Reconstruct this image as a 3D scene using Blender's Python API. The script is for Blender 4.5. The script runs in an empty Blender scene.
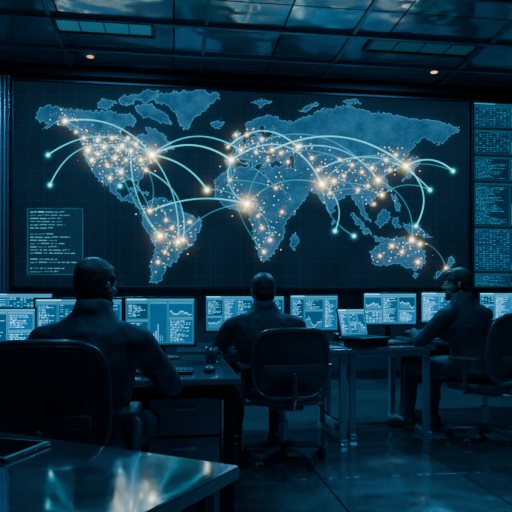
import bpy, bmesh, math, random
import numpy as np
from mathutils import Vector, Matrix

random.seed(7); RNG=np.random.RandomState(11)
A=math.radians(7.8); C,S=math.cos(A),math.sin(A)
WALL_Y=7.92; CAM_H=1.1
def plan(cx,cd,z=0.0):            # camera-space right offset and depth -> room coords
    return Vector((cx*C+cd*S,-cx*S+cd*C,z))

# ------------------------------------------------------------------ materials
def mat(name,col,rough=.5,metal=0,spec=.5,noise=None,bump=None,emis=None,estr=0,coat=0,rvar=None):
    m=bpy.data.materials.new(name); m.use_nodes=True
    nt=m.node_tree; b=nt.nodes['Principled BSDF']
    b.inputs['Base Color'].default_value=(*col,1); b.inputs['Roughness'].default_value=rough
    b.inputs['Metallic'].default_value=metal; b.inputs['Specular IOR Level'].default_value=spec
    b.inputs['Coat Weight'].default_value=coat; b.inputs['Coat Roughness'].default_value=.08
    tc=nt.nodes.new('ShaderNodeTexCoord')
    if noise:
        n=nt.nodes.new('ShaderNodeTexNoise'); n.inputs['Scale'].default_value=noise[0]; n.inputs['Detail'].default_value=5
        nt.links.new(tc.outputs['Object'],n.inputs['Vector'])
        r=nt.nodes.new('ShaderNodeMix'); r.data_type='RGBA'
        k=noise[1]
        r.inputs[6].default_value=(*[c*(1-k) for c in col],1); r.inputs[7].default_value=(*[min(1,c*(1+k)) for c in col],1)
        nt.links.new(n.outputs['Fac'],r.inputs[0]); nt.links.new(r.outputs[2],b.inputs['Base Color'])
    if rvar:
        n2=nt.nodes.new('ShaderNodeTexNoise'); n2.inputs['Scale'].default_value=rvar[0]; n2.inputs['Detail'].default_value=4
        nt.links.new(tc.outputs['Object'],n2.inputs['Vector'])
        mr=nt.nodes.new('ShaderNodeMapRange'); mr.inputs[1].default_value=.3; mr.inputs[2].default_value=.7
        mr.inputs[3].default_value=rvar[1]; mr.inputs[4].default_value=rvar[2]
        nt.links.new(n2.outputs['Fac'],mr.inputs[0]); nt.links.new(mr.outputs[0],b.inputs['Roughness'])
    if bump:
        n3=nt.nodes.new('ShaderNodeTexNoise'); n3.inputs['Scale'].default_value=bump[0]; n3.inputs['Detail'].default_value=3
        nt.links.new(tc.outputs['Object'],n3.inputs['Vector'])
        bp=nt.nodes.new('ShaderNodeBump'); bp.inputs['Strength'].default_value=bump[1]; bp.inputs['Distance'].default_value=bump[2]
        nt.links.new(n3.outputs['Fac'],bp.inputs['Height']); nt.links.new(bp.outputs[0],b.inputs['Normal'])
    if emis:
        b.inputs['Emission Color'].default_value=(*emis,1); b.inputs['Emission Strength'].default_value=estr
    return m

def tile_mat(name,col,rough,metal,sx,sy,seam,rvar,seamcol,bumpd=.004,coat=0,wave=.012,wsc=5):
    m=mat(name,col,rough,metal,rvar=rvar,coat=coat); nt=m.node_tree; b=nt.nodes['Principled BSDF']
    tc=[n for n in nt.nodes if n.type=='TEX_COORD'][0]
    br=nt.nodes.new('ShaderNodeTexBrick'); br.offset=0; br.squash=1
    br.inputs['Scale'].default_value=1; br.inputs['Brick Width'].default_value=sx; br.inputs['Row Height'].default_value=sy
    br.inputs['Mortar Size'].default_value=seam; br.inputs['Mortar Smooth'].default_value=.3
    br.inputs['Color1'].default_value=(*col,1); br.inputs['Color2'].default_value=(*[c*.6 for c in col],1)
    br.inputs['Mortar'].default_value=(*seamcol,1)
    nt.links.new(tc.outputs['Object'],br.inputs['Vector']); nt.links.new(br.outputs['Color'],b.inputs['Base Color'])
    wv=nt.nodes.new('ShaderNodeTexNoise'); wv.inputs['Scale'].default_value=wsc; wv.inputs['Detail'].default_value=1
    nt.links.new(tc.outputs['Object'],wv.inputs['Vector'])
    b0=nt.nodes.new('ShaderNodeBump'); b0.inputs['Strength'].default_value=.7; b0.inputs['Distance'].default_value=wave
    nt.links.new(wv.outputs['Fac'],b0.inputs['Height'])
    bp=nt.nodes.new('ShaderNodeBump'); bp.inputs['Strength'].default_value=.6; bp.inputs['Distance'].default_value=bumpd; bp.invert=True
    nt.links.new(br.outputs['Fac'],bp.inputs['Height']); nt.links.new(b0.outputs[0],bp.inputs['Normal']); nt.links.new(bp.outputs[0],b.inputs['Normal'])
    return m

M_floor=tile_mat('polished_dark_floor',(.74,.84,.90),.12,.95,.9,.9,.006,(1.6,.09,.20),(.05,.055,.06),wave=.026,wsc=3)
M_ceil=tile_mat('dark_gloss_ceiling',(.28,.42,.52),.22,.85,1.2,.6,.012,(2.2,.07,.22),(.01,.015,.02),.01,wave=.03,wsc=3)
M_wall=mat('dark_wall_paint',(.006,.010,.016),.5,noise=(3,.3))
M_bezel=mat('screen_frame_metal',(.014,.022,.032),.35,.7)
M_plastic=mat('black_plastic',(.012,.014,.017),.38,bump=(300,.1,.0005))
M_desk=mat('dark_desk_laminate',(.16,.21,.25),.25,.5,noise=(6,.3),rvar=(7,.08,.22),coat=.5)
M_desk2=mat('foreground_desk_wood',(.42,.52,.60),.08,.95,noise=(5,.3),rvar=(5,.02,.10),bump=(3,.2,.006))
M_steel=mat('brushed_steel',(.30,.38,.45),.32,.8)
M_chair=mat('chair_mesh_fabric',(.011,.015,.020),.7,bump=(160,.5,.002))
M_chairp=mat('chair_black_nylon',(.034,.044,.056),.28)
M_key=mat('keycap_plastic',(.05,.055,.062),.45)
M_skin=mat('skin',(.28,.16,.11),.5,noise=(30,.12))
M_hair=mat('dark_hair',(.010,.008,.007),.55,bump=(120,.8,.004))
M_eye=mat('eye',(.3,.3,.3),.1)
M_shoe=mat('black_leather_shoe',(.012,.012,.013),.35)
M_glass_rim=mat('glasses_rim',(.06,.07,.08),.2,.8)
M_paper=mat('paper',(.25,.28,.3),.7)
M_mug=mat('ceramic_mug',(.05,.06,.07),.25)
def cloth(name,col): return mat(name,col,.7,spec=.4,noise=(9,.35),bump=(9,.45,.02))
M_j1=cloth('navy_jacket',(.013,.020,.031)); M_j2=cloth('charcoal_jacket',(.013,.019,.029)); M_j3=cloth('black_jacket',(.013,.019,.029))

def display_mat(name,gain,coat=.0):
    m=bpy.data.materials.new(name); m.use_nodes=True; nt=m.node_tree; b=nt.nodes['Principled BSDF']
    b.inputs['Base Color'].default_value=(.002,.003,.004,1); b.inputs['Roughness'].default_value=.8; b.inputs['Specular IOR Level'].default_value=.08
    a=nt.nodes.new('ShaderNodeAttribute'); a.attribute_name='Col'
    nt.links.new(a.outputs['Color'],b.inputs['Emission Color']); b.inputs['Emission Strength'].default_value=gain
    return m
M_disp=display_mat('wall_display_pixels',1.12); M_mon=display_mat('monitor_pixels',1.0)

# ------------------------------------------------------------------ mesh helpers
def link(o): bpy.context.scene.collection.objects.link(o); return o
def obj_from(name,verts,faces,m=None,parent=None,smooth=False):
    me=bpy.data.meshes.new(name); me.from_pydata([tuple(v) for v in verts],[],faces); me.update()
    o=link(bpy.data.objects.new(name,me))
    if m: me.materials.append(m)
    if smooth: me.polygons.foreach_set('use_smooth',[True]*len(me.polygons))
    if parent: o.parent=parent
    return o
def empty(name,loc,yaw=0):
    e=link(bpy.data.objects.new(name,None)); e.location=loc; e.rotation_euler=(0,0,yaw); e.empty_display_size=.1; return e

class B:  # mesh accumulator
    def __init__(s): s.bm=bmesh.new()
    def box(s,c,d,bev=.0,rot=None,seg=2):
        r=bmesh.ops.create_cube(s.bm,size=1); vs=r['verts']
        bmesh.ops.scale(s.bm,vec=d,verts=vs)
        if bev>0:
            es=list({e for v in vs for e in v.link_edges})
            rr=bmesh.ops.bevel(s.bm,geom=es,offset=bev,segments=seg,affect='EDGES',profile=.5)
            vs=list({v for v in rr['verts']}|{v for v in vs if v.is_valid})
        M=Matrix.Translation(Vector(c))
        if rot is not None: M=M@rot
        bmesh.ops.transform(s.bm,matrix=M,verts=vs); return s
    def cone(s,p0,r0,p1,r1,n=16):
        p0=Vector(p0);p1=Vector(p1);d=p1-p0
        if d.length<1e-6: return s
        q=Vector((0,0,1)).rotation_difference(d.normalized()).to_matrix().to_4x4()
        M=Matrix.Translation((p0+p1)/2)@q
        bmesh.ops.create_cone(s.bm,cap_ends=True,cap_tris=False,segments=n,radius1=max(r0,1e-4),radius2=max(r1,1e-4),depth=d.length,matrix=M); return s
    def ell(s,c,r,rot=None,u=16,v=12):
        if not hasattr(r,'__len__'): r=(r,r,r)
        M=Matrix.Translation(Vector(c))
        if rot is not None: M=M@rot
        M=M@Matrix.Diagonal((*r,1))
        bmesh.ops.create_uvsphere(s.bm,u_segments=u,v_segments=v,radius=1,matrix=M); return s
    def cap(s,pts):
        for i,(p,r) in enumerate(pts):
            s.ell(p,r)
            if i: s.cone(pts[i-1][0],pts[i-1][1],p,r)
        return s
    def loft(s,rings,n=24):
        R=[]
        for c,a,b in rings:
            c=Vector(c);a=Vector(a);b=Vector(b)
            R.append([s.bm.verts.new(c+a*math.cos(2*math.pi*i/n)+b*math.sin(2*math.pi*i/n)) for i in range(n)])
        for k in range(len(R)-1):
            for i in range(n):
                s.bm.faces.new((R[k][i],R[k][(i+1)%n],R[k+1][(i+1)%n],R[k+1][i]))
        s.bm.faces.new(R[0][::-1]); s.bm.faces.new(R[-1]); return s
    def done(s,name,m,parent=None,smooth=False,remesh=None,smit=0,disp=None):
        bmesh.ops.recalc_face_normals(s.bm,faces=s.bm.faces)
        me=bpy.data.meshes.new(name); s.bm.to_mesh(me); s.bm.free()
        me.materials.append(m)
        if smooth: me.polygons.foreach_set('use_smooth',[True]*len(me.polygons))
        o=link(bpy.data.objects.new(name,me))
        if parent: o.parent=parent
        if remesh:
            md=o.modifiers.new('r','REMESH'); md.mode='VOXEL'; md.voxel_size=remesh; md.use_smooth_shade=True
            if smit:
                sm=o.modifiers.new('s','SMOOTH'); sm.factor=.5; sm.iterations=smit
            if disp:
                t=bpy.data.textures.new(name+'_folds','CLOUDS'); t.noise_scale=disp[0]; t.noise_depth=2
                dm=o.modifiers.new('d','DISPLACE'); dm.texture=t; dm.strength=disp[1]; dm.mid_level=.5; dm.texture_coords='LOCAL'
        return o
def RZ(a): return Matrix.Rotation(a,4,'Z')
def RX(a): return Matrix.Rotation(a,4,'X')
def RY(a): return Matrix.Rotation(a,4,'Y')

# pixel display: grid in local XZ plane facing -Y, arr[h,w,3], row 0 = top
def display(name,W,H,arr,m,parent=None,loc=(0,0,0),rot=(0,0,0)):
    h,w,_=arr.shape
    xs=np.linspace(-W/2,W/2,w); zs=np.linspace(H/2,-H/2,h)
    X,Z=np.meshgrid(xs,zs); co=np.zeros((h*w,3),np.float32); co[:,0]=X.ravel(); co[:,2]=Z.ravel()
    idx=np.arange(h*w).reshape(h,w)
    q=np.stack([idx[1:,:-1],idx[1:,1:],idx[:-1,1:],idx[:-1,:-1]],-1).reshape(-1,4)
    me=bpy.data.meshes.new(name); n=len(q)
    me.vertices.add(h*w); me.vertices.foreach_set('co',co.ravel())
    me.loops.add(n*4); me.loops.foreach_set('vertex_index',q.ravel().astype(np.int32))
    me.polygons.add(n); me.polygons.foreach_set('loop_start',np.arange(0,n*4,4,dtype=np.int32))
    me.update(calc_edges=True)
    ca=me.color_attributes.new('Col','FLOAT_COLOR','POINT')
    c4=np.ones((h*w,4),np.float32); c4[:,:3]=arr.reshape(-1,3); ca.data.foreach_set('color',c4.ravel())
    me.materials.append(m)
    o=link(bpy.data.objects.new(name,me)); o.location=loc; o.rotation_euler=rot
    if parent: o.parent=parent
    return o

# ------------------------------------------------------------------ room shell
XL,XR,YB=-2.25,6.4,-2.6; ZC=4.1
def slab(name,x0,x1,y0,y1,z0,z1,m,bev=0):
    return B().box(((x0+x1)/2,(y0+y1)/2,(z0+z1)/2),(x1-x0,y1-y0,z1-z0),bev).done(name,m)
slab('floor',XL-.2,XR+.2,YB-.2,WALL_Y+.35,-.12,0,M_floor)
slab('ceiling',XL-.2,XR+.2,YB-.2,WALL_Y+.35,ZC,ZC+.12,M_ceil)
slab('wall_back',XL-.2,XR+.2,WALL_Y+.15,WALL_Y+.35,0,ZC,M_wall)
slab('wall_left',XL-.2,XL,YB-.2,WALL_Y+.15,0,ZC,M_wall)
slab('wall_right',XR,XR+.2,YB-.2,WALL_Y+.15,0,ZC,M_wall)
slab('wall_front',XL,XR,YB-.2,YB,0,ZC,M_wall)
slab('baseboard_back',XL,XR,WALL_Y+.12,WALL_Y+.15,0,.12,M_bezel)
slab('trim_1',XL,XR,WALL_Y-.02,WALL_Y+.15,3.97,ZC,M_bezel)
b=B()
for i in range(4): b.box((-2.225+.05*i,WALL_Y+.08,2.05),(.036,.14,3.8),.008)
b.done('trim_2',mat('pilaster_metal',(.12,.26,.34),.25,.8))
b=B()
for y in (7.35,6.55,5.6): b.box(((XL+XR)/2,y,ZC-.02),(XR-XL,.05,.04),.006)
for x in (-1.3,.35,2.0,3.65,5.3): b.box((x,(YB+WALL_Y)/2,ZC-.012),(.04,WALL_Y-YB,.024),.005)
b.done('trim_3',mat('ceiling_rail',(.14,.22,.27),.28,.8))

# troffers
def troffer(x,y,w,d,glow):
    e=empty('ceiling_light_fixture',(x,y,ZC))
    b=B()
    for sx in (-1,1): b.box((sx*w/2,0,-.02),(.04,d,.04),.006)
    for sy in (-1,1): b.box((0,sy*d/2,-.02),(w+.04,.04,.04),.006)
    for i in range(1,4): b.box((-w/2+w*i/4,0,-.016),(.012,d,.02))
    b.done('frame',mat('troffer_frame',(.01,.014,.018),.5),e)
    B().box((0,0,-.012),(w-.05,d-.05,.01)).done('diffuser',mat('diffuser',(.02,.04,.05),.3,emis=(.05,.42,.7),estr=glow),e)
troffer(-.75,6.72,1.05,.34,.22)
troffer(2.9,6.75,1.3,.34,.07)
troffer(-.4,2.2,1.2,.34,.3)
troffer(2.6,2.6,1.2,.34,.3)
def downlight(cx,cd,s):
    p=plan(cx,cd,ZC); e=empty('recessed_downlight',p)
    B().cone((0,0,-.02),.07,(0,0,0),.08,24).done('ring',M_steel,e)
    B().cone((0,0,-.026),.035,(0,0,-.018),.045,20).done('bulb',mat('warm_bulb',(.5,.4,.2),.4,emis=(1,.50,.14),estr=s),e)
downlight(-2.03,7.35,1.3); downlight(2.33,7.85,2.5)

# ------------------------------------------------------------------ video wall artwork
SX0,SX1,SZ0,SZ1=-2.0,4.067,1.28,3.868
def wall_to_px(xw,zw):                 # camera projection: wall point to image pixels, used to draw the map
    X=xw*C-WALL_Y*S; Y=xw*S+WALL_Y*C
    return 256+600*X/Y, 300-600*(zw-CAM_H)/Y
def px_to_wall(px,py):  # inverse camera projection: image pixels back onto the wall plane
    t=(px-256)/600; xw=WALL_Y*(t*C+S)/(C-t*S); Y=xw*S+WALL_Y*C
    return xw, CAM_H+(300-py)/600*Y
def vnoise(x,y,seed):
    r=np.random.RandomState(seed).rand(256,256)
    xi=np.floor(x).astype(int); yi=np.floor(y).astype(int); fx=x-xi; fy=y-yi
    fx=fx*fx*(3-2*fx); fy=fy*fy*(3-2*fy)
    g=lambda a,b:r[b%256,a%256]
    return (g(xi,yi)*(1-fx)+g(xi+1,yi)*fx)*(1-fy)+(g(xi,yi+1)*(1-fx)+g(xi+1,yi+1)*fx)*fy
def blur(a,k):
    for ax in (0,1):
        c=np.zeros_like(a)
        for d in range(-k,k+1): c+=np.roll(a,d,ax)
        a=c/(2*k+1)
    return a
LAND=[  # coastlines, cities, dots and arcs are in image pixel coordinates
[(34,118),(38,110),(48,106),(60,107),(75,110),(92,111),(106,110),(118,113),(130,114),(136,122),(134,130),(140,136),(147,134),(146,126),(154,128),(160,134),(168,140),(174,148),(166,151),(160,154),(155,160),(148,165),(144,172),(140,180),(139,188),(136,181),(128,180),(120,183),(117,190),(122,197),(128,196),(131,191),(136,192),(134,198),(140,204),(147,210),(142,211),(133,204),(122,200),(112,194),(106,184),(102,178),(104,188),(99,180),(92,170),(86,161),(83,152),(82,142),(76,132),(66,125),(54,125),(42,130),(50,123),(40,122)],
[(96,104),(108,98),(118,102),(110,108),(98,108)],[(118,98),(132,94),(140,98),(130,104),(120,104)],
[(134,108),(146,103),(158,108),(168,116),(172,124),(164,124),(152,118),(142,116)],[(138,95),(152,90),(160,92),(154,98),(146,102),(138,100)],
[(154,97),(166,93),(182,91),(204,90),(220,95),(214,103),(204,111),(194,119),(187,130),(180,125),(176,114),(168,105),(156,102)],
[(211,123),(218,120),(225,123),(220,128),(212,127)],
[(128,188),(136,187),(142,191),(136,191)],[(142,192),(150,193),(148,196),(142,195)],
[(146,208),(152,199),(162,198),(172,202),(180,208),(188,214),(200,219),(203,226),(197,235),(192,246),(182,252),(176,261),(168,267),(163,277),(158,285),(150,281),(150,268),(154,254),(155,244),(149,234),(142,224),(141,214)],
[(221,173),(230,168),(242,166),(253,168),(264,174),(276,175),(282,185),(287,196),(292,203),(301,202),(295,213),(285,223),(284,236),(278,247),(271,258),(262,262),(256,249),(253,235),(251,222),(245,212),(232,210),(220,203),(213,192),(215,181)],
[(296,232),(299,238),(295,249),(290,247),(291,238)],
[(226,165),(225,156),(236,155),(233,147),(243,143),(250,138),(256,138),(262,138),(272,136),(274,128),(266,134),(260,138),(254,134),(248,134),(244,128),(252,120),(264,115),(276,117),(288,122),(300,120),(312,114),(330,108),(350,106),(372,112),(400,116),(430,120),(456,126),(460,132),(448,136),(440,147),(434,142),(424,138),(414,146),(408,156),(398,162),(399,172),(391,170),(384,174),(390,184),(382,194),(374,198),(372,206),(364,202),(366,213),(372,224),(363,216),(357,204),(350,195),(342,198),(336,206),(331,216),(325,206),(319,195),(309,191),(306,199),(297,207),(290,199),(284,188),(280,180),(268,176),(262,170),(268,166),(258,165),(254,168),(247,158),(250,166),(244,160),(236,160),(232,166)],
[(232,136),(237,129),(242,138),(243,145),(234,147)],[(226,142),(231,140),(230,146),(225,146)],
[(298,112),(310,104),(318,104),(306,112)],[(252,103),(264,99),(272,102),(260,107)],[(342,100),(356,98),(362,102),(348,105)],
[(409,158),(416,155),(421,159),(416,167),(410,177),(402,182),(408,172)],[(405,140),(409,150),(407,158),(403,148)],
[(350,211),(358,218),(366,227),(373,235),(366,234),(357,224)],[(373,236),(388,238),(398,240),(386,242),(374,240)],
[(376,216),(384,209),(391,213),(388,224),(380,228),(376,223)],[(393,218),(400,217),(397,222),(401,229),(394,228)],
[(403,224),(413,225),(424,230),(432,238),(420,236),(408,233)],[(391,194),(396,196),(400,206),(402,212),(395,209)],[(388,186),(391,188),(389,193)],
[(371,252),(378,245),(388,241),(396,236),(404,238),(408,243),(412,234),(416,243),(424,252),(425,262),(418,270),(407,268),(397,263),(386,265),(376,266),(372,260)],
[(413,273),(419,273),(416,279)],[(450,257),(455,262),(448,268),(446,264)],[(446,268),(441,275),(434,279),(438,272)],
[(332,218),(335,222),(332,225)]]
CITY=[(65,121,1.2),(84,138,.9),(88,150,1.5),(92,160,1.1),(104,147,1.1),(115,158,1),(107,165,.8),(121,172,1.1),(122,146,1.2),(131,151,1),(152,155,2.3),(128,138,.8),(141,160,1.1),(146,170,.9),(112,138,.9),(98,140,1),(76,132,.7),(118,150,.8),(98,154,.9),(136,144,.9),(126,160,.8),(110,178,.9),
(160,236,1.9),(178,242,1.5),(183,240,1.2),(150,211,1),(172,228,.8),(166,220,.7),(158,262,.8),(207,190,1.3),(190,222,.8),(165,252,.7),
(231,160,1.6),(228,147,.7),(247,204,2.6),(236,135,.8),(247,135,.8),(262,139,.8),(272,150,1.),(241,150,1.),(256,152,.7),(281,153,.8),(298,147,1.2),(268,160,.6),(288,162,.7),
(312,158,.8),(318,170,.9),(322,184,2.2),(334,181,1.2),(352,165,.8),(362,172,.8),(372,168,1.),(378,180,1.6),(386,160,.8),(396,155,.8),(406,166,2),(368,186,.8),(358,190,.8),(382,195,1.1),(330,193,.7),(344,176,.7),(340,160,.6),(390,170,.8),(374,204,.7),
(270,240,.9),(262,228,.8),(282,212,.7),(258,216,.6),(264,252,.8),(412,240,1.4),(420,244,1.1),(392,246,.9),(402,252,.8),(418,262,1),(380,256,.7),(446,268,.7),(230,180,.6),(276,188,.7)]
DOTS=[(48,155),(50,185),(430,190),(453,171),(335,231),(416,226),(65,121),(207,190),(354,236),(152,155),(120,186),(232,160),(300,146)]
ARCS=[((65,121),(152,155),22,1.),((48,155),(152,155),30,.9),((50,185),(131,151),34,.8),((65,121),(121,172),10,.6),((152,155),(231,160),20,1.3),((152,155),(240,150),26,.9),
((152,155),(207,190),12,1.2),((152,155),(178,242),14,.9),((131,151),(160,236),-14,.8),((121,172),(160,236),-6,.6),((146,170),(183,240),24,.8),((207,190),(247,204),8,.7),
((150,211),(247,204),14,1.),((178,242),(247,204),16,.7),((228,147),(298,147),26,1.),((231,160),(322,184),44,1.),((241,150),(378,180),48,.7),
((272,150),(406,166),34,1.3),((298,147),(378,180),22,.9),((318,170),(430,190),36,.9),((322,184),(335,231),16,.9),((322,184),(406,166),30,.7),
((406,166),(453,171),14,1.2),((378,180),(453,171),18,.6),((406,166),(416,226),20,1.2),((378,180),(412,240),20,.7),((382,195),(430,190),12,.7),((322,184),(354,236),-14,.6),((247,204),(322,184),20,.7),
((247,204),(270,240),12,.6),((231,160),(247,204),-16,.8),((231,160),(264,252),-16,.5),((104,147),(152,155),10,.7),((88,150),(141,160),12,.7),((92,160),(146,170),14,.7),((98,140),(136,144),9,.6),((107,165),(150,211),12,.6),
((281,153),(352,165),12,.6),((344,176),(396,155),14,.6),((412,240),(446,268),12,.5)]
def draw_map():
    w,h=940,402
    xs=np.linspace(SX0,SX1,w); zs=np.linspace(SZ1,SZ0,h)
    XW,ZW=np.meshgrid(xs,zs); PX,PY=wall_to_px(XW,ZW)
    wx=PX+(vnoise(PX/3.1,PY/3.1,1)-.5)*3.4+(vnoise(PX/1.3,PY/1.3,2)-.5)*2.6
    wy=PY+(vnoise(PX/3.1,PY/3.1,3)-.5)*3.4+(vnoise(PX/1.3,PY/1.3,4)-.5)*2.6
    M=np.zeros((h,w),bool)
    for poly in LAND:
        pa=np.array(poly); x0,y0=pa.min(0)-5; x1_,y1_=pa.max(0)+5
        cols=np.where((PX[h//2]>x0)&(PX[h//2]<x1_))[0]; 
        rws=np.where((PY.min(1)<y1_)&(PY.max(1)>y0))[0]
        sl=(slice(rws[0],rws[-1]+1),slice(max(0,cols[0]-3),cols[-1]+4)); wxs=wx[sl]; wys=wy[sl]
        ins=np.zeros(wxs.shape,bool); n=len(poly)
        for i in range(n):
            x1,y1=poly[i]; x2,y2=poly[(i+1)%n]
            if y1==y2: continue
            ins^=((y1>wys)!=(y2>wys))&(wxs<(x2-x1)*(wys-y1)/(y2-y1)+x1)
        M[sl]|=ins
    for cx,cy,rx,ry in ((130,132,9,6),(126,161,5,2),(276,164,7,3),(292,162,3,6),(262,132,3,6)):
        M&=~((((wx-cx)/rx)**2+((wy-cy)/ry)**2)<1)
    Mf=M.astype(float); Mb=blur(Mf,1); Mg=blur(blur(Mf,7),7)
    edge=np.clip(4*Mb*(1-Mb),0,1)*Mf
    n1=vnoise(PX/9,PY/9,5)*.6+vnoise(PX/3.5,PY/3.5,6)*.3+vnoise(PX/1.2,PY/1.2,7)*.1
    stip=(RNG.rand(h,w)>.88)*RNG.rand(h,w)
    bg=np.zeros((h,w,3)); base=np.array([.0026,.0095,.0200])
    vg=.75+.5*np.exp(-(((PX-240)/190)**2+((PY-170)/80)**2))
    bg+=base*vg[...,None]*(.8+.5*vnoise(PX/30,PY/30,9))[...,None]
    gr=((np.abs((PX-14)%15.1)<.35)|(np.abs((PY-80)%15.1)<.35)).astype(float)
    gf=((np.abs((PX-14)%3.0)<.55)&(np.abs((PY-80)%3.0)<.55)).astype(float)
    bg+=gr[...,None]*np.array([.002,.010,.018])+gf[...,None]*np.array([.004,.014,.024])
    bg+=Mg[...,None]*np.array([.001,.014,.034])
    spk=(RNG.rand(h,w)>.975)*RNG.rand(h,w)
    bg+=spk[...,None]*np.array([.03,.09,.14])*(.3+Mg[...,None])
    land=np.array([.018,.115,.240])
    L=(land*(.45+.75*n1)[...,None])+edge[...,None]*np.array([.05,.22,.34])+(stip*.6)[...,None]*np.array([.04,.15,.23])
    gl=((np.abs((PX+PY)%2.2)<.7)).astype(float)*.08
    img=bg*(1-Mf[...,None])+(L*(1-gl[...,None]))*Mf[...,None]
    dx=(SX1-SX0)/(w-1); dz=(SZ1-SZ0)/(h-1)
    def idx(px,py):
        x,z=px_to_wall(px,py); return (x-SX0)/dx,(SZ1-z)/dz
    layer=np.zeros((h,w))
    for cx,cy,a in CITY:
        k=int(32*a)
        for _ in range(k):
            px=cx+RNG.randn()*8; py=cy+RNG.randn()*6.5
            u,v=idx(px,py); iu,iv=int(u),int(v)
            if 2<iu<w-3 and 2<iv<h-3 and (M[iv,iu] or RNG.rand()<.10):
                s=.15+RNG.rand()**3*1.6; layer[iv,iu]=max(layer[iv,iu],s)
                if s>.7: layer[iv,iu+1]=max(layer[iv,iu+1],s*.7); layer[iv+1,iu]=max(layer[iv+1,iu],s*.7); layer[iv+1,iu+1]=max(layer[iv+1,iu+1],s*.5)
    tint=vnoise(PX/5,PY/5,21)[...,None]
    img+=layer[...,None]*(np.array([1.5,1.0,.30])*(tint>.42)+np.array([.3,1.2,1.3])*(tint<=.42))*1.6
    al=np.zeros((h,w)); ag=np.zeros((h,w))
    def arc(p0,p1,lift,inten,wd=1.0):
        p0=np.array(p0,float);p1=np.array(p1,float);m=(p0+p1)/2
        d=p1-p0; L_=np.hypot(*d); nrm=np.array([d[1],-d[0]])/L_
        if nrm[1]>0 and abs(nrm[1])>.25: nrm=-nrm
        if abs(nrm[1])<=.25 and nrm[0]<0: nrm=-nrm
        c=m+nrm*lift*2*1.0
        T=np.linspace(0,1,int(L_*4+abs(lift)*3))
        for t in T:
            p=(1-t)**2*p0+2*t*(1-t)*c+t*t*p1
            u,v=idx(*p)
            iu,iv=int(round(u)),int(round(v))
            if not(4<iu<w-5 and 4<iv<h-5): continue
            f=inten*(.55+.45*abs(2*t-1)**1.5)
            ys,xs_=np.mgrid[iv-3:iv+4,iu-3:iu+4]; r2=(xs_-u)**2+(ys-v)**2
            sl=(slice(iv-3,iv+4),slice(iu-3,iu+4))
            al[sl]=np.maximum(al[sl],f*np.exp(-r2/wd))
            ag[sl]=np.maximum(ag[sl],f*np.exp(-r2/5.))
    for p0,p1,l,i in ARCS: arc(p0,p1,l*.62,i*(1.25 if i>.75 else .55),.8 if i>=1 else .5)
    rr=random.Random(5)
    for _ in range(40):
        a=rr.choice(CITY); c=rr.choice([q for q in CITY if 8<math.hypot(q[0]-a[0],q[1]-a[1])<55])
        arc(a[:2],c[:2],rr.uniform(2,9),rr.uniform(.15,.35),.5)
    img+=al[...,None]*np.array([.12,1.50,1.75])+(ag*.25)[...,None]*np.array([.0,.32,.52])
    for cx,cy,a in CITY:
        r2=(PX-cx)**2+(PY-cy)**2
        core=np.exp(-r2/(1.6*a)); halo=np.exp(-r2/(6*a*a+3)); wide=np.exp(-r2/(80*a+30))
        img+=(core*a*4.5)[...,None]*np.array([1.,.88,.55])+(halo*a*.55)[...,None]*np.array([1.,.66,.14])+(wide*a*.035)[...,None]*np.array([.45,.55,.40])
    for cx,cy in DOTS:
        r2=(PX-cx)**2+(PY-cy)**2
        img+=np.exp(-r2/1.8)[...,None]*np.array([.8,3.2,3.4])+(np.exp(-r2/10)*.4)[...,None]*np.array([.05,.7,.9])
    def window(x0,x1,y0,y1,seed):
        r=np.random.RandomState(seed)
        ins=(PX>x0)&(PX<x1)&(PY>y0)&(PY<y1)
        img[ins]=img[ins]*.25+np.array([.005,.022,.042])
        brd=ins&((PX<x0+.8)|(PX>x1-.8)|(PY<y0+.8)|(PY>y1-.8)); img[brd]+=np.array([.01,.06,.10])
        y=y0+3.5; first=True
        while y<y1-3:
            x=x0+3
            end=x0+3+(x1-x0-8)*r.uniform(.45,1)
            while x<end:
                l=r.uniform(2,9); mk=(PX>x)&(PX<min(x+l,end))&(PY>y)&(PY<y+1.0)
                img[mk]+=np.array([.06,.22,.30])*r.uniform(.5,1.6)*(2 if first else 1); x+=l+1.3
            y+=3.2 if r.rand()>.12 else 6; first=False
    window(27,83,208,275,3)
    return np.clip(img,0,9)
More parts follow.
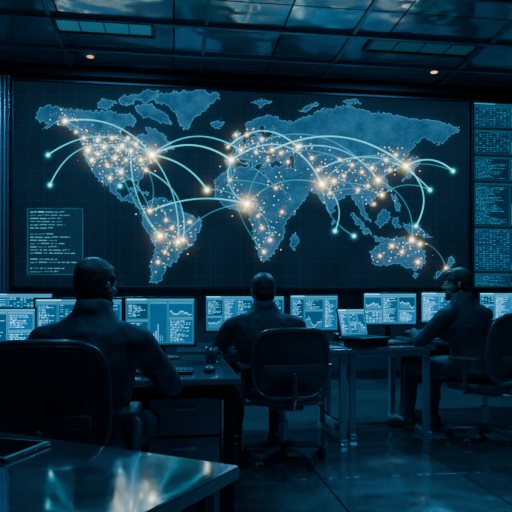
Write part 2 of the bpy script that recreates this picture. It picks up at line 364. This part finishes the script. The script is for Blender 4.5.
def ui(w,h,seed,gain=1.,dense=False,style=0):
    r=np.random.RandomState(seed); im=np.zeros((h,w,3)); im[:]=np.array([.003,.085,.200])*(.8+.4*r.rand())
    im*= (1.15-.5*np.linspace(0,1,h))[:,None,None]
    T=np.array([.07,.62,1.0])
    def panel(x0,y0,x1,y1,k):
        im[y0:y1,x0:x1]=np.array([.001,.046,.115])*r.uniform(.6,1.9)
        im[y0,x0:x1]=T*.35; im[y1-1,x0:x1]=T*.25; im[y0:y1,x0]=T*.25; im[y0:y1,x1-1]=T*.25
        im[y0+1:y0+4,x0+1:x1-1]+=T*.16
        if k==0:
            y=y0+6
            while y<y1-3:
                x=x0+3; end=x0+3+int((x1-x0-6)*r.uniform(.35,1))
                while x<end:
                    l=r.randint(2,9); im[y:y+1,x:min(x+l,end)]+=T*r.uniform(.4,1.5); x+=l+2
                y+=3
        elif k==1:
            n=max(4,(x1-x0-6)//4)
            for i in range(n):
                hh=int((y1-y0-9)*r.uniform(.1,.6)); x=x0+3+i*4; im[y1-3-hh:y1-3,x:x+2]+=T*r.uniform(.2,.6)
        elif k==2:
            v=.5
            for x in range(x0+3,x1-3):
                v=min(.95,max(.05,v+r.uniform(-.12,.12))); y=int(y1-4-v*(y1-y0-10)); im[y:y+1,x]+=T*1.5; im[y+2:y1-3,x]+=T*.10
        else:
            for i in range(5,y1-y0-3,4):
                for j in range(3,x1-x0-5,9):
                    if r.rand()>.3: im[y0+i:y0+i+1,x0+j:x0+j+6]+=T*r.uniform(.2,1.3)
    im[0:4]=T*.3; im[1:3,3:int(w*.3)]=T*1.2
    if dense:
        y=6
        while y<h-20:
            hh=r.randint(int(h*.10),int(h*.24)); y1=min(h-2,y+hh)
            panel(4,y,w//2-1,y1,[0,3][r.randint(2)]); panel(w//2+1,y,w-4,y1,[0,3,1][r.randint(3)])
            im[y1:y1+6]=np.array([.003,.022,.04]); y=y1+6
    else:
        c=[2,int(w*(.26+.12*r.rand())),int(w*(.62+.1*r.rand())),w-2]
        for i in range(3):
            ys=[6,int(h*(.4+.2*r.rand())),h-3] if (i+style)%2 else [6,h-3]
            for j in range(len(ys)-1): panel(c[i]+1,ys[j],c[i+1]-1,ys[j+1]-1,[0,0,0,3,2,3,1][r.randint(7)])
    return im*gain

# video wall objects
def video_wall(name,x0,x1,z0,z1,arr,m):
    e=empty(name,((x0+x1)/2,WALL_Y,(z0+z1)/2))
    W,H=x1-x0,z1-z0
    display('screen',W,H,arr,m,e)
    f=.035; b=B()
    b.box((0,.08,0),(W+.04,.13,H+.04),.004)
    b.box((0,-.0,H/2+f/2),(W+2*f,.06,f),.006); b.box((0,-.0,-H/2-f/2),(W+2*f,.06,f),.006)
    b.box((-W/2-f/2,0,0),(f,.06,H+.0),.006); b.box((W/2+f/2,0,0),(f,.06,H+.0),.006)
    b.done('frame',M_bezel,e); return e
video_wall('video_wall_world_map',SX0,SX1,SZ0,SZ1,draw_map(),M_disp)
video_wall('status_display_panel',4.16,5.25,SZ0,SZ1,ui(190,400,40,.45,True),M_disp)

# ------------------------------------------------------------------ desks
def desk(name,x0,x1,y0,y1,z=.73,ped=None,legs='panel',m=M_desk,loc=(0,0,0),yaw=0,modesty=True):
    cx,cy=(x0+x1)/2,(y0+y1)/2; e=empty(name,(cx+loc[0],cy+loc[1],0),yaw); w,d=x1-x0,y1-y0
    B().box((0,0,z-.016),(w,d,.032),.006).done('top',m,e)
    b=B()
    for sx in (-1,1):
        X=sx*(w/2-.05)
        b.box((X,-d/2+.09,(z-.032)/2),(.05,.05,z-.034),.005)
        b.box((X,d/2-.09,(z-.032)/2),(.05,.05,z-.034),.005)
        b.box((X,0,z-.06),(.04,d-.2,.05),.004); b.box((X,0,.02),(.06,d-.08,.036),.006)
    b.box((0,-d/2+.09,z-.06),(w-.12,.03,.045),.004)
    b.done('frame',M_steel if legs=='steel' else M_bezel,e)
    if modesty: B().box((0,d/2-.07,z-.27),(w-.16,.018,.42),.003).done('modesty_panel',M_bezel,e)
    if ped:
        px=ped[0]-cx; py=ped[1]-cy; q=B()
        q.box((px,py,.335),(ped[2],.5,.64),.006)
        q.done('drawer_carcass',M_bezel,e)
        q=B()
        for k,zz in enumerate((.16,.35,.54)): q.box((px,py-.255,zz),(ped[2]-.02,.016,.178),.004)
        q.done('drawer_fronts',M_desk,e)
        q=B()
        for k,zz in enumerate((.20,.39,.58)): q.box((px,py-.275,zz),(.12,.014,.012),.004)
        q.done('drawer_handles',M_steel,e)
    return e
desk('operator_desk',-1.9,.317,2.83,4.08,ped=(.05,3.16,.36))
desk('operator_desk',.02,1.33,4.37,5.2,legs='steel')
desk('operator_desk',1.36,2.08,4.55,5.5,legs='steel',modesty=False)
desk('operator_desk',-2.15,-.1,5.15,5.85)
desk('operator_desk',2.25,3.9,5.1,5.9)
# foreground desk
cn=plan(-.036,1.345); ang=math.atan2(.456,-.89)-A   # direction of far edge (to the left)
dl=Vector((math.cos(ang),math.sin(ang),0)); dn=Vector((-dl.y,dl.x,0))
if dn.y>0: dn=-dn
ctr=cn+dl*.85+dn*.37
desk('foreground_desk',-.85,.85,-.37,.37,loc=(ctr.x,ctr.y,0),yaw=ang+math.pi,m=M_desk2,modesty=False)

# ------------------------------------------------------------------ monitors, laptop, keyboards...
def monitor(x,y,yaw,w,h,ztop,seed,gain=1.,zd=.73):
    e=empty('computer_monitor',(x,y,zd),yaw)
    gain*=2.5
    zc=ztop-zd-h/2; bz=.012
    B().box((0,.018,zc),(w+2*bz,.03,h+2*bz),.006).box((0,.045,zc-.01),(w*.55,.04,h*.6),.012).done('housing',M_plastic,e)
    b=B(); 
    for sgn in (-1,1): b.box((sgn*(w/2+bz/2),-.001,zc),(bz,.012,h+2*bz),.002)
    b.box((0,-.001,zc+h/2+bz/2),(w+2*bz,.012,bz),.002); b.box((0,-.001,zc-h/2-bz/2),(w+2*bz,.012,bz*1.3),.002)
    b.done('bezel',M_plastic,e)
    display('screen',w,h,ui(int(w*300),int(h*300),seed,gain,style=seed),M_mon,e,loc=(0,0,zc))
    B().box((0,.075,zc/2),(.05,.018,zc),.004).box((0,.06,zc-.02),(.08,.05,.08),.006).done('stand_neck',M_plastic,e)
    B().loft([((0,.06,.001),(.12,0,0),(0,.09,0)),((0,.06,.010),(.12,0,0),(0,.09,0)),((0,.06,.014),(.11,0,0),(0,.08,0))]).done('stand_base',M_plastic,e)
    return e
def pm(px,d): v=plan((px-256)/600*d,d); return v.x,v.y  # image pixel column and camera depth to room position
monitor(*pm(160,3.72),math.radians(-6),.425,.285,1.108,1,.75)
monitor(*pm(79,3.8),math.radians(0),.53,.285,1.103,2,.8)
monitor(*pm(-4,3.62),math.radians(14),.44,.25,1.045,3,1.1)
monitor(*pm(20,5.45),0,.56,.29,1.155,4,.9)
monitor(*pm(104,5.5),0,.50,.29,1.12,12,.6)
monitor(*pm(230,4.95),math.radians(4),.40,.285,1.13,5,.8)
monitor(*pm(271,5.02),math.radians(0),.22,.28,1.13,15,.8)
monitor(*pm(314,4.95),math.radians(-6),.39,.285,1.135,6,.8)
monitor(*pm(390,5.3),math.radians(-4),.47,.27,1.155,7,1.1)
monitor(*pm(446,5.55),math.radians(-6),.46,.27,1.165,8,1.1)
monitor(*pm(503,5.75),math.radians(-10),.44,.26,1.165,9,1.)

def laptop(x,y,yaw,z=.73):
    e=empty('laptop_computer',(x,y,z),yaw)
    B().box((0,0,.03),(.30,.21,.06),.01).done('riser_stand',M_bezel,e)
    B().box((0,0,.069),(.33,.225,.016),.006).done('base',M_plastic,e)
    b=B()
    for r in range(5):
        for c in range(13): b.box((-.138+c*.023,-.01+r*.02,.079),(.018,.015,.004),.001,seg=1)
    b.done('keys',M_key,e)
    t=math.radians(-12)
    lid=B().box((0,.006,.115),(.34,.008,.235),.003); o=lid.done('lid',M_plastic,e); o.location=(0,.112,.075); o.rotation_euler=(t,0,0)
    d=display('screen',.32,.215,ui(80,54,31,3.0),M_mon,e); d.location=(0,.112+.115*math.sin(-t),.075+.115*math.cos(t)); d.rotation_euler=(t,0,0)
    return e
laptop(*pm(366,4.78),math.radians(32))

def keyboard(x,y,yaw,z=.73):
    e=empty('computer_keyboard',(x,y,z),yaw)
    B().box((0,0,.009),(.40,.14,.016),.005).done('body',M_plastic,e)
    b=B()
    for r in range(5):
        for c in range(18): b.box((-.183+c*.0215,-.05+r*.024,.019),(.017,.019,.006),.0015,seg=1)
    b.done('keys',M_key,e)
def mouse(x,y,yaw=0,z=.73):
    e=empty('computer_mouse',(x,y,z),yaw)
    b=B(); b.loft([((0,0,.001),(.03,0,0),(0,.053,0)),((0,0,.012),(.031,0,0),(0,.055,0)),((0,-.004,.026),(.024,0,0),(0,.042,0)),((0,-.006,.034),(.012,0,0),(0,.022,0))],20)
    b.done('shell',M_plastic,e,smooth=True)
    B().cone((-.003,.03,.03),.007,(.003,.03,.03),.007,12).done('wheel',M_key,e)
keyboard(-.10,3.08,math.radians(-8)); mouse(.18,3.07,-.2)
keyboard(.66,4.50,0); mouse(.96,4.5)
keyboard(1.86,4.84,math.radians(24)); mouse(1.50,4.62,.5)
def papers(x,y,yaw,z=.73,n=4):
    e=empty('paper_stack',(x,y,z),yaw); b=B()
    for i in range(n): b.box((0,0,.001+.0012*i),(.21,.297,.001),0,RZ(random.uniform(-.12,.12)))
    b.done('sheets',M_paper,e)
papers(-.62,3.25,.1); papers(1.18,4.6,.3)
def mug(x,y,z=.73):
    e=empty('coffee_mug',(x,y,z)); b=B(); n=24
    b.loft([((0,0,.002),(.036,0,0),(0,.036,0)),((0,0,.09),(.04,0,0),(0,.04,0)),((0,0,.0901),(.036,0,0),(0,.036,0)),((0,0,.012),(.032,0,0),(0,.032,0))],n)
    pts=[(.038+.026*math.sin(math.pi*i/8),0,.022+.05*i/8) for i in range(9)]
    b.cap([(p,.0055) for p in pts]); b.done('body',M_mug,e,smooth=True)
mug(.22,3.55)
def phone(x,y,yaw,z=.73):
    e=empty('desk_telephone',(x,y,z),yaw)
    B().box((0,0,.035),(.18,.2,.035),.01,RX(.18)).done('body',M_plastic,e)
    b=B(); b.box((-.06,0,.073),(.045,.2,.024),.01,RX(.18)); b.box((-.06,.075,.071),(.05,.05,.03),.01); b.box((-.06,-.075,.049),(.05,.05,.03),.01); b.done('handset',M_plastic,e)
    b=B()
    for i in range(4):
        for j in range(3): b.box((.0+.025*j,-.05+.025*i,.053+.0045*i),(.016,.014,.006),.002,seg=1)
    b.done('buttons',M_key,e)
phone(1.50,5.33,.1)
tp=cn+dl*.62+dn*.17
e=empty('tablet_computer',(tp.x,tp.y,.73),ang+.2)
B().box((0,0,.006),(.25,.175,.010),.004).done('body',M_plastic,e)
B().box((0,0,.0115),(.225,.15,.001)).done('glass',mat('tablet_glass',(.004,.006,.008),.06),e)

# ------------------------------------------------------------------ office chair
def office_chair(loc,yaw,bw=.47,zt=.92,zb=.47,arms=True,spin=0.2):
    e=empty('office_chair',loc,yaw)
    b=B()
    for i in range(5):
        a=spin+i*2*math.pi/5; d=Vector((math.cos(a),math.sin(a),0)); t=Vector((-d.y,d.x,0)); up=Vector((0,0,1))
        b.loft([(d*.02+up*.105,t*.026,up*.026),(d*.16+up*.095,t*.022,up*.018),(d*.29+up*.075,t*.016,up*.012)],12)
        b.cone(d*.28+up*.075,.009,d*.28+up*.045,.009,10)
    b.cone((0,0,.06),.045,(0,0,.14),.038,20)
    b.done('star_base',M_chairp,e,smooth=False)
    b=B()
    for i in range(5):
        a=spin+i*2*math.pi/5; d=Vector((math.cos(a),math.sin(a),0)); p=d*.28+Vector((0,0,.028)); ax=Vector((-math.sin(a+.6),math.cos(a+.6),0))
        for s_ in (-1,1): b.cone(p+ax*(s_*.008),.028,p+ax*(s_*.026),.026,20)
        b.ell(p+Vector((0,0,.012)),(.024,.024,.022),u=12,v=8)
    b.done('casters',M_plastic,e)
    B().cone((0,0,.13),.03,(0,0,.27),.03,20).cone((0,0,.27),.018,(0,0,.39),.018,16).done('gas_lift',M_steel,e)
    B().box((0,-.02,.385),(.2,.26,.04),.012).cone((.08,.0,.385),.007,(.27,.02,.385),.007).done('tilt_mechanism',M_chairp,e)
    n=40
    b=B(); R=[]
    for z,sc in ((.405,.90),(.42,.98),(.44,1.0),(.456,.97),(.463,.88),(.462,.5)):
        ring=[]
        for i in range(n):
            t=2*math.pi*i/n; cx=math.copysign(abs(math.cos(t))**.55,math.cos(t)); cy=math.copysign(abs(math.sin(t))**.55,math.sin(t))
            ring.append(b.bm.verts.new((.245*sc*cx,.02+.235*sc*cy,z-(.012*max(0,cy)**3))))
        R.append(ring)
    for k in range(len(R)-1):
        for i in range(n): b.bm.faces.new((R[k][i],R[k][(i+1)%n],R[k+1][(i+1)%n],R[k+1][i]))
    b.bm.faces.new(R[0][::-1]); b.bm.faces.new(R[-1]); b.done('seat_cushion',M_chair,e,smooth=True)
    H=zt-zb; zc=(zt+zb)/2
    def surf(u,v):
        wv=bw/2*(1-.07*max(0,v)**2-.10*max(0,-v)**2)
        x=wv*u; z=zc+H/2*v
        y=-.245-.05*v*.7+.055*u*u-.02*(1-v*v)*-1
        return Vector((x,y,z))
    def se(r,t):
        return r*math.copysign(abs(math.cos(t))**.42,math.cos(t)), r*math.copysign(abs(math.sin(t))**.42,math.sin(t))
    verts=[];faces=[];nr,nt_=10,56
    for side in (0,1):
        off=Vector((0,-.014 if side else .0,0))
        verts.append(surf(0,0)+off)
        for k in range(1,nr+1):
            for i in range(nt_):
                u,v=se(k/nr,2*math.pi*i/nt_); verts.append(surf(u,v)+off)
    base=1+nr*nt_
    for side in (0,1):
        o0=side*base
        for i in range(nt_):
            j=(i+1)%nt_; f=(o0,o0+1+i,o0+1+j); faces.append(f if not side else f[::-1])
        for k in range(nr-1):
            for i in range(nt_):
                j=(i+1)%nt_; a_=o0+1+k*nt_; f=(a_+i,a_+nt_+i,a_+nt_+j,a_+j); faces.append(f if not side else f[::-1])
    for i in range(nt_):
        j=(i+1)%nt_; a_=1+(nr-1)*nt_; faces.append((a_+i,a_+base+i,a_+base+j,a_+j))
    obj_from('backrest_mesh',verts,faces,M_chair,e,True)
    cu=bpy.data.curves.new('backrest_frame','CURVE'); cu.dimensions='3D'; cu.bevel_depth=.015; cu.bevel_resolution=3
    N=96; sp=cu.splines.new('POLY'); sp.points.add(N-1); sp.use_cyclic_u=True
    for i in range(N):
        u,v=se(1,2*math.pi*(i+.5)/N); p=surf(u,v); sp.points[i].co=(p.x,p.y-.007,p.z,1)
    cu.materials.append(M_chairp); fo=link(bpy.data.objects.new('backrest_frame',cu)); fo.parent=e
    b=B()
    b.cap([((0,-.12,.39),.02),((0,-.24,.40),.02),((0,-.285,.47),.02),((0,-.285,.62),.016)])
    b.box((0,-.272,.66),(bw*.8,.02,.05),.008)
    b.done('back_support',M_chairp,e,smooth=False)
    if arms:
        for s_,nm in ((-1,'armrest_left'),(1,'armrest_right')):
            b=B(); b.cap([((s_*.12,0,.395),.014),((s_*.275,0,.40),.014),((s_*.29,-.01,.46),.015),((s_*.29,-.02,.64),.013)])
            b.box((s_*.285,.0,.655),(.07,.25,.028),.012); b.done(nm,M_chairp,e)
    return e

# ------------------------------------------------------------------ people
def ik(a,t,l1,l2,pole):
    a=Vector(a);t=Vector(t);d=t-a;L=min(d.length,(l1+l2)*.995);u=d.normalized();t=a+u*L
    x=(l1*l1-l2*l2+L*L)/(2*L);hh=math.sqrt(max(0,l1*l1-x*x));p=Vector(pole);p=(p-u*p.dot(u)).normalized()
    return a+u*x+p*hh,t
def hand(parent,name,side,wrist,yaw,pitch=-.12,curl=.45):
    b=B(); th=-side
    kn=[(th*.031,.084,.004),(th*.011,.090,.007),(-th*.010,.086,.006),(-th*.029,.077,.002)]
    for k in kn: b.cap([((k[0]*.55,.0,0),.014),((k[0]*.8,.045,.002),.0145),(k,.0115)])
    b.ell((0,.045,-.004),(.038,.042,.013))
    for k,L_,cu in zip(kn,(.070,.078,.072,.056),(curl*.8,curl,curl*1.05,curl*1.2)):
        p=Vector(k); a=-cu*.5; pts=[(p.copy(),.0098)]; spread=k[0]*2.2
        for seg,r in ((.45,.0090),(.30,.0082),(.25,.0072)):
            p=p+Vector((math.sin(spread)*math.cos(a),math.cos(spread)*math.cos(a),math.sin(a)))*L_*seg; pts.append((p.copy(),r)); a-=cu*.75
        b.cap(pts)
    b.cap([((th*.022,.014,-.004),.015),((th*.046,.040,-.012),.0125),((th*.058,.066,-.018),.0098),((th*.060,.090,-.024),.0085)])
    b.cap([((0,-.045,0),.025),((0,0,0),.023)])
    o=b.done(name,M_skin,parent,remesh=.0035,smit=2)
    o.location=wrist; o.rotation_euler=(pitch,0,yaw); return o
def seated_man(loc,yaw,jacket,lean=.12,hs=1.,head_yaw=0,head_pitch=0,lh=(-.17,.46,.79),rh=(.17,.46,.79),beard=False,glasses=False,headset=False,knee=(.47,.50),sh=1.,feet=None,scale=1.,hz=1.187):
    e=empty('seated_man',loc,yaw); e.scale=(scale,)*3
    ly=lambda z:lean*(z-.5)+ (0.10*max(0,z-.9))
    b=B()
    rings=[(.435,0,.13,.10),(.47,0,.165,.135),(.52,0,.178,.14),(.60,0,.172,.13),(.68,.0,.170,.124),(.78,.0,.186,.130),(.87,-.004,.202,.138),(.94,-.008,.202,.130),(.985,-.010,.178,.112),(1.02,-.010,.142,.094),(1.05,-.008,.108,.082),(1.085,-.004,.082,.074),(1.11,.0,.070,.068)]
    b.loft([((0,ly(z)+y,z),(rx*(sh if z>.7 else 1),0,0),(0,ry,0)) for z,y,rx,ry in rings],32)
    hands=[]
    for s_,t in ((-1,lh),(1,rh)):
        shd=Vector((s_*.200*sh,ly(.95)+.0,.942))
        el,wr=ik(shd,t,.285,.262,(s_*.75,-.35,-.75))
        b.cap([(shd+Vector((-s_*.08,-.005,.022)),.072),(shd,.072),(shd.lerp(el,.5),.062),(el,.052)])
        b.cap([(el,.052),(el.lerp(wr,.4),.050),(el.lerp(wr,.93),.035)])
        hands.append((s_,el,wr))
        hip=Vector((s_*.095,.02,.525)); kn=Vector((s_*.15,knee[0],.53)); an=Vector((s_*.15,knee[1],.10))
        if feet: an=Vector((s_*.15,feet,.10))
        b.cap([(hip,.098),(hip.lerp(kn,.5),.083),(kn,.064)]); b.cap([(kn,.064),(kn.lerp(an,.35),.060),(an,.046)])
    b.cone((0,ly(1.07)-.006,1.06),.088,(0,ly(1.10)-.002,1.122),.074,28)
    b.loft([((0,-.002,.455),(.185,0,0),(0,.150,0)),((0,-.002,.52),(.186,0,0),(0,.150,0))],32)
    b.done('clothed_body',jacket,e,remesh=.011,smit=4,disp=(.09,.024))
    for s_,el,wr in hands:
        d=wr-el; hy=math.atan2(-d.x,d.y)
        hand(e,'hand_right' if s_>0 else 'hand_left',s_,wr+d.normalized()*.008,hy*.75)
        an=(knee[1] if not feet else feet)
        q=B(); q.ell((s_*.155,an-.02,.05),(.042,.055,.05)); q.ell((s_*.16,an+.09,.038),(.046,.11,.036)); q.ell((s_*.165,an+.15,.032),(.045,.06,.03))
        q.box((s_*.16,an+.06,.009),(.085,.27,.018),.006)
        q.done('shoe_right' if s_>0 else 'shoe_left',M_shoe,e,remesh=.006,smit=3)
    hc=Vector((0,ly(1.18)+.025,hz)); hp=empty('head',hc,head_yaw); hp.parent=e; hp.rotation_euler=(head_pitch,0,head_yaw); hp.scale=(hs,)*3
    b=B()
    b.ell((0,-.012,.032),(.075,.094,.086)); b.ell((0,.02,-.025),(.064,.068,.082)); b.ell((0,.03,-.072),(.050,.052,.040)); b.ell((0,.068,-.094),(.022,.018,.018))
    b.cap([((0,.084,.012),.008),((0,.104,-.022),.011)]); b.ell((.012,.092,-.026),.009); b.ell((-.012,.092,-.026),.009)
    for s_ in (-1,1):
        b.ell((s_*.030,.079,.020),(.022,.010,.008)); b.ell((s_*.042,.062,-.022),(.022,.02,.02))
        b.ell((s_*.077,-.006,-.008),(.007,.014,.026),RZ(s_*-.35)); b.ell((s_*.082,-.013,.004),(.005,.010,.013))
    b.ell((0,.086,-.052),(.024,.010,.006)); b.ell((0,.085,-.062),(.021,.010,.006))
    b.cap([((0,-.022,-.05),.056),((0,-.036,-.15),.058)])
    b.done('face_and_neck',M_skin,hp,remesh=.005,smit=2)
    b=B(); 
    for s_ in (-1,1): b.ell((s_*.030,.076,.004),.0125)
    b.done('eyes',M_eye,hp,smooth=True)
    b=B(); b.ell((0,-.016,.046),(.081,.099,.082),u=32,v=24); b.ell((0,-.032,.020),(.080,.082,.084),u=32,v=24); b.ell((0,-.050,-.012),(.072,.062,.075),u=24,v=18); b.ell((0,-.056,-.055),(.058,.040,.045)); b.ell((0,.050,.078),(.052,.034,.030))
    for s_ in (-1,1): b.cap([((s_*.071,.030,.040),.012),((s_*.071,.022,.0),.008)])
    b.done('hair',M_hair,hp,remesh=.005,smit=4,disp=(.03,.005))
    if beard:
        b=B(); b.ell((0,.034,-.080),(.056,.058,.040)); b.ell((0,.075,-.100),(.030,.022,.022)); b.ell((0,.088,-.042),(.028,.010,.006))
        for s_ in (-1,1): b.ell((s_*.060,.018,-.045),(.012,.026,.04))
        b.done('beard',M_hair,hp,remesh=.005,smit=2,disp=(.015,.006))
    if glasses:
        b=B()
        for s_ in (-1,1):
            pts=[Vector((s_*.034+.025*math.cos(t),.098,.002+.019*math.sin(t))) for t in [2*math.pi*i/16 for i in range(16)]]
            for i in range(16): b.cone(pts[i],.0022,pts[(i+1)%16],.0022,6)
            b.cap([((s_*.059,.098,.006),.0022),((s_*.077,.085,.008),.0022),((s_*.084,-.005,.010),.0022),((s_*.082,-.025,-.008),.0022)])
        b.cone((-.009,.098,.006),.002,(.009,.098,.006),.002,6); b.done('glasses',M_glass_rim,hp)
    return e

# left operator
x,y=-.345,2.53
office_chair((-.455,2.50,0),math.radians(-4),bw=.45,zt=.945,zb=.50,spin=.4)
seated_man((x,y,0),math.radians(-12),M_j1,lean=.06,head_yaw=math.radians(-24),head_pitch=-.05,rh=(.175,.42,.80),lh=(-.16,.40,.80),glasses=True,beard=True,scale=.98,hs=.96,hz=1.184)
# centre operator
office_chair((.745,4.04,0),math.radians(4),bw=.50,zt=.91,zb=.46,spin=.1)
seated_man((.625,4.08,0),math.radians(0),M_j2,lean=.10,head_yaw=math.radians(4),head_pitch=-.12,rh=(.20,.40,.80),lh=(-.22,.38,.80),scale=.975,hs=1.08,sh=1.12)
# right operator
office_chair((2.42,4.42,0),math.radians(30),bw=.52,zt=.99,zb=.50,spin=.7)
seated_man((2.36,4.52,0),math.radians(26),M_j3,lean=.12,head_yaw=math.radians(44),head_pitch=-.05,rh=(.02,.44,.80),lh=(-.17,.44,.80),beard=True,scale=1.035,hs=1.04,sh=1.14)

# cables under the desks
def cable(pts,name='power_cable'):
    cu=bpy.data.curves.new(name,'CURVE'); cu.dimensions='3D'; cu.bevel_depth=.006
    sp=cu.splines.new('NURBS'); sp.points.add(len(pts)-1)
    for i,p in enumerate(pts): sp.points[i].co=(*p,1)
    sp.use_endpoint_u=True; sp.order_u=4; cu.materials.append(M_plastic)
    link(bpy.data.objects.new(name,cu))
cable([(1.1,5.05,.70),(1.1,5.02,.4),(1.25,4.95,.05),(1.6,5.0,.008),(2.0,5.2,.008)])

# ------------------------------------------------------------------ lights
def area(name,loc,sx,sy,en,col,rot=(0,0,0)):
    l=bpy.data.lights.new(name,'AREA'); l.shape='RECTANGLE'; l.size=sx; l.size_y=sy; l.energy=en; l.color=col
    o=link(bpy.data.objects.new(name,l)); o.location=loc; o.rotation_euler=rot
BL=(.12,.52,1)
area('ambient_fill_a',(-.4,2.2,ZC-.05),1.1,.3,50,BL)  # added fill, stands in for the blue ambient glow of the room
area('ambient_fill_b',(2.6,2.6,ZC-.05),1.1,.3,50,BL)  # second added ambient fill, for the right half of the room
area('rim_backlight_c',(-.75,6.72,ZC-.05),1.0,.28,190,(.10,.54,1))  # added backlight below the dim fixture, puts rims on the operators
area('rim_backlight_d',(2.9,6.75,ZC-.05),1.2,.28,190,(.10,.54,1))  # added backlight on the right, for rims on heads and shoulders
w=bpy.data.worlds.new('w'); bpy.context.scene.world=w; w.use_nodes=True
w.node_tree.nodes['Background'].inputs[0].default_value=(.1,.3,.45,1); w.node_tree.nodes['Background'].inputs[1].default_value=.01

cd=bpy.data.cameras.new('camera'); cam=link(bpy.data.objects.new('camera',cd))
cam.location=(0,0,CAM_H); cam.rotation_euler=(math.pi/2,0,-A); cd.sensor_width=36
cd.lens=36*600/512; cd.shift_y=44/512
cd.clip_start=.02
bpy.context.scene.camera=cam
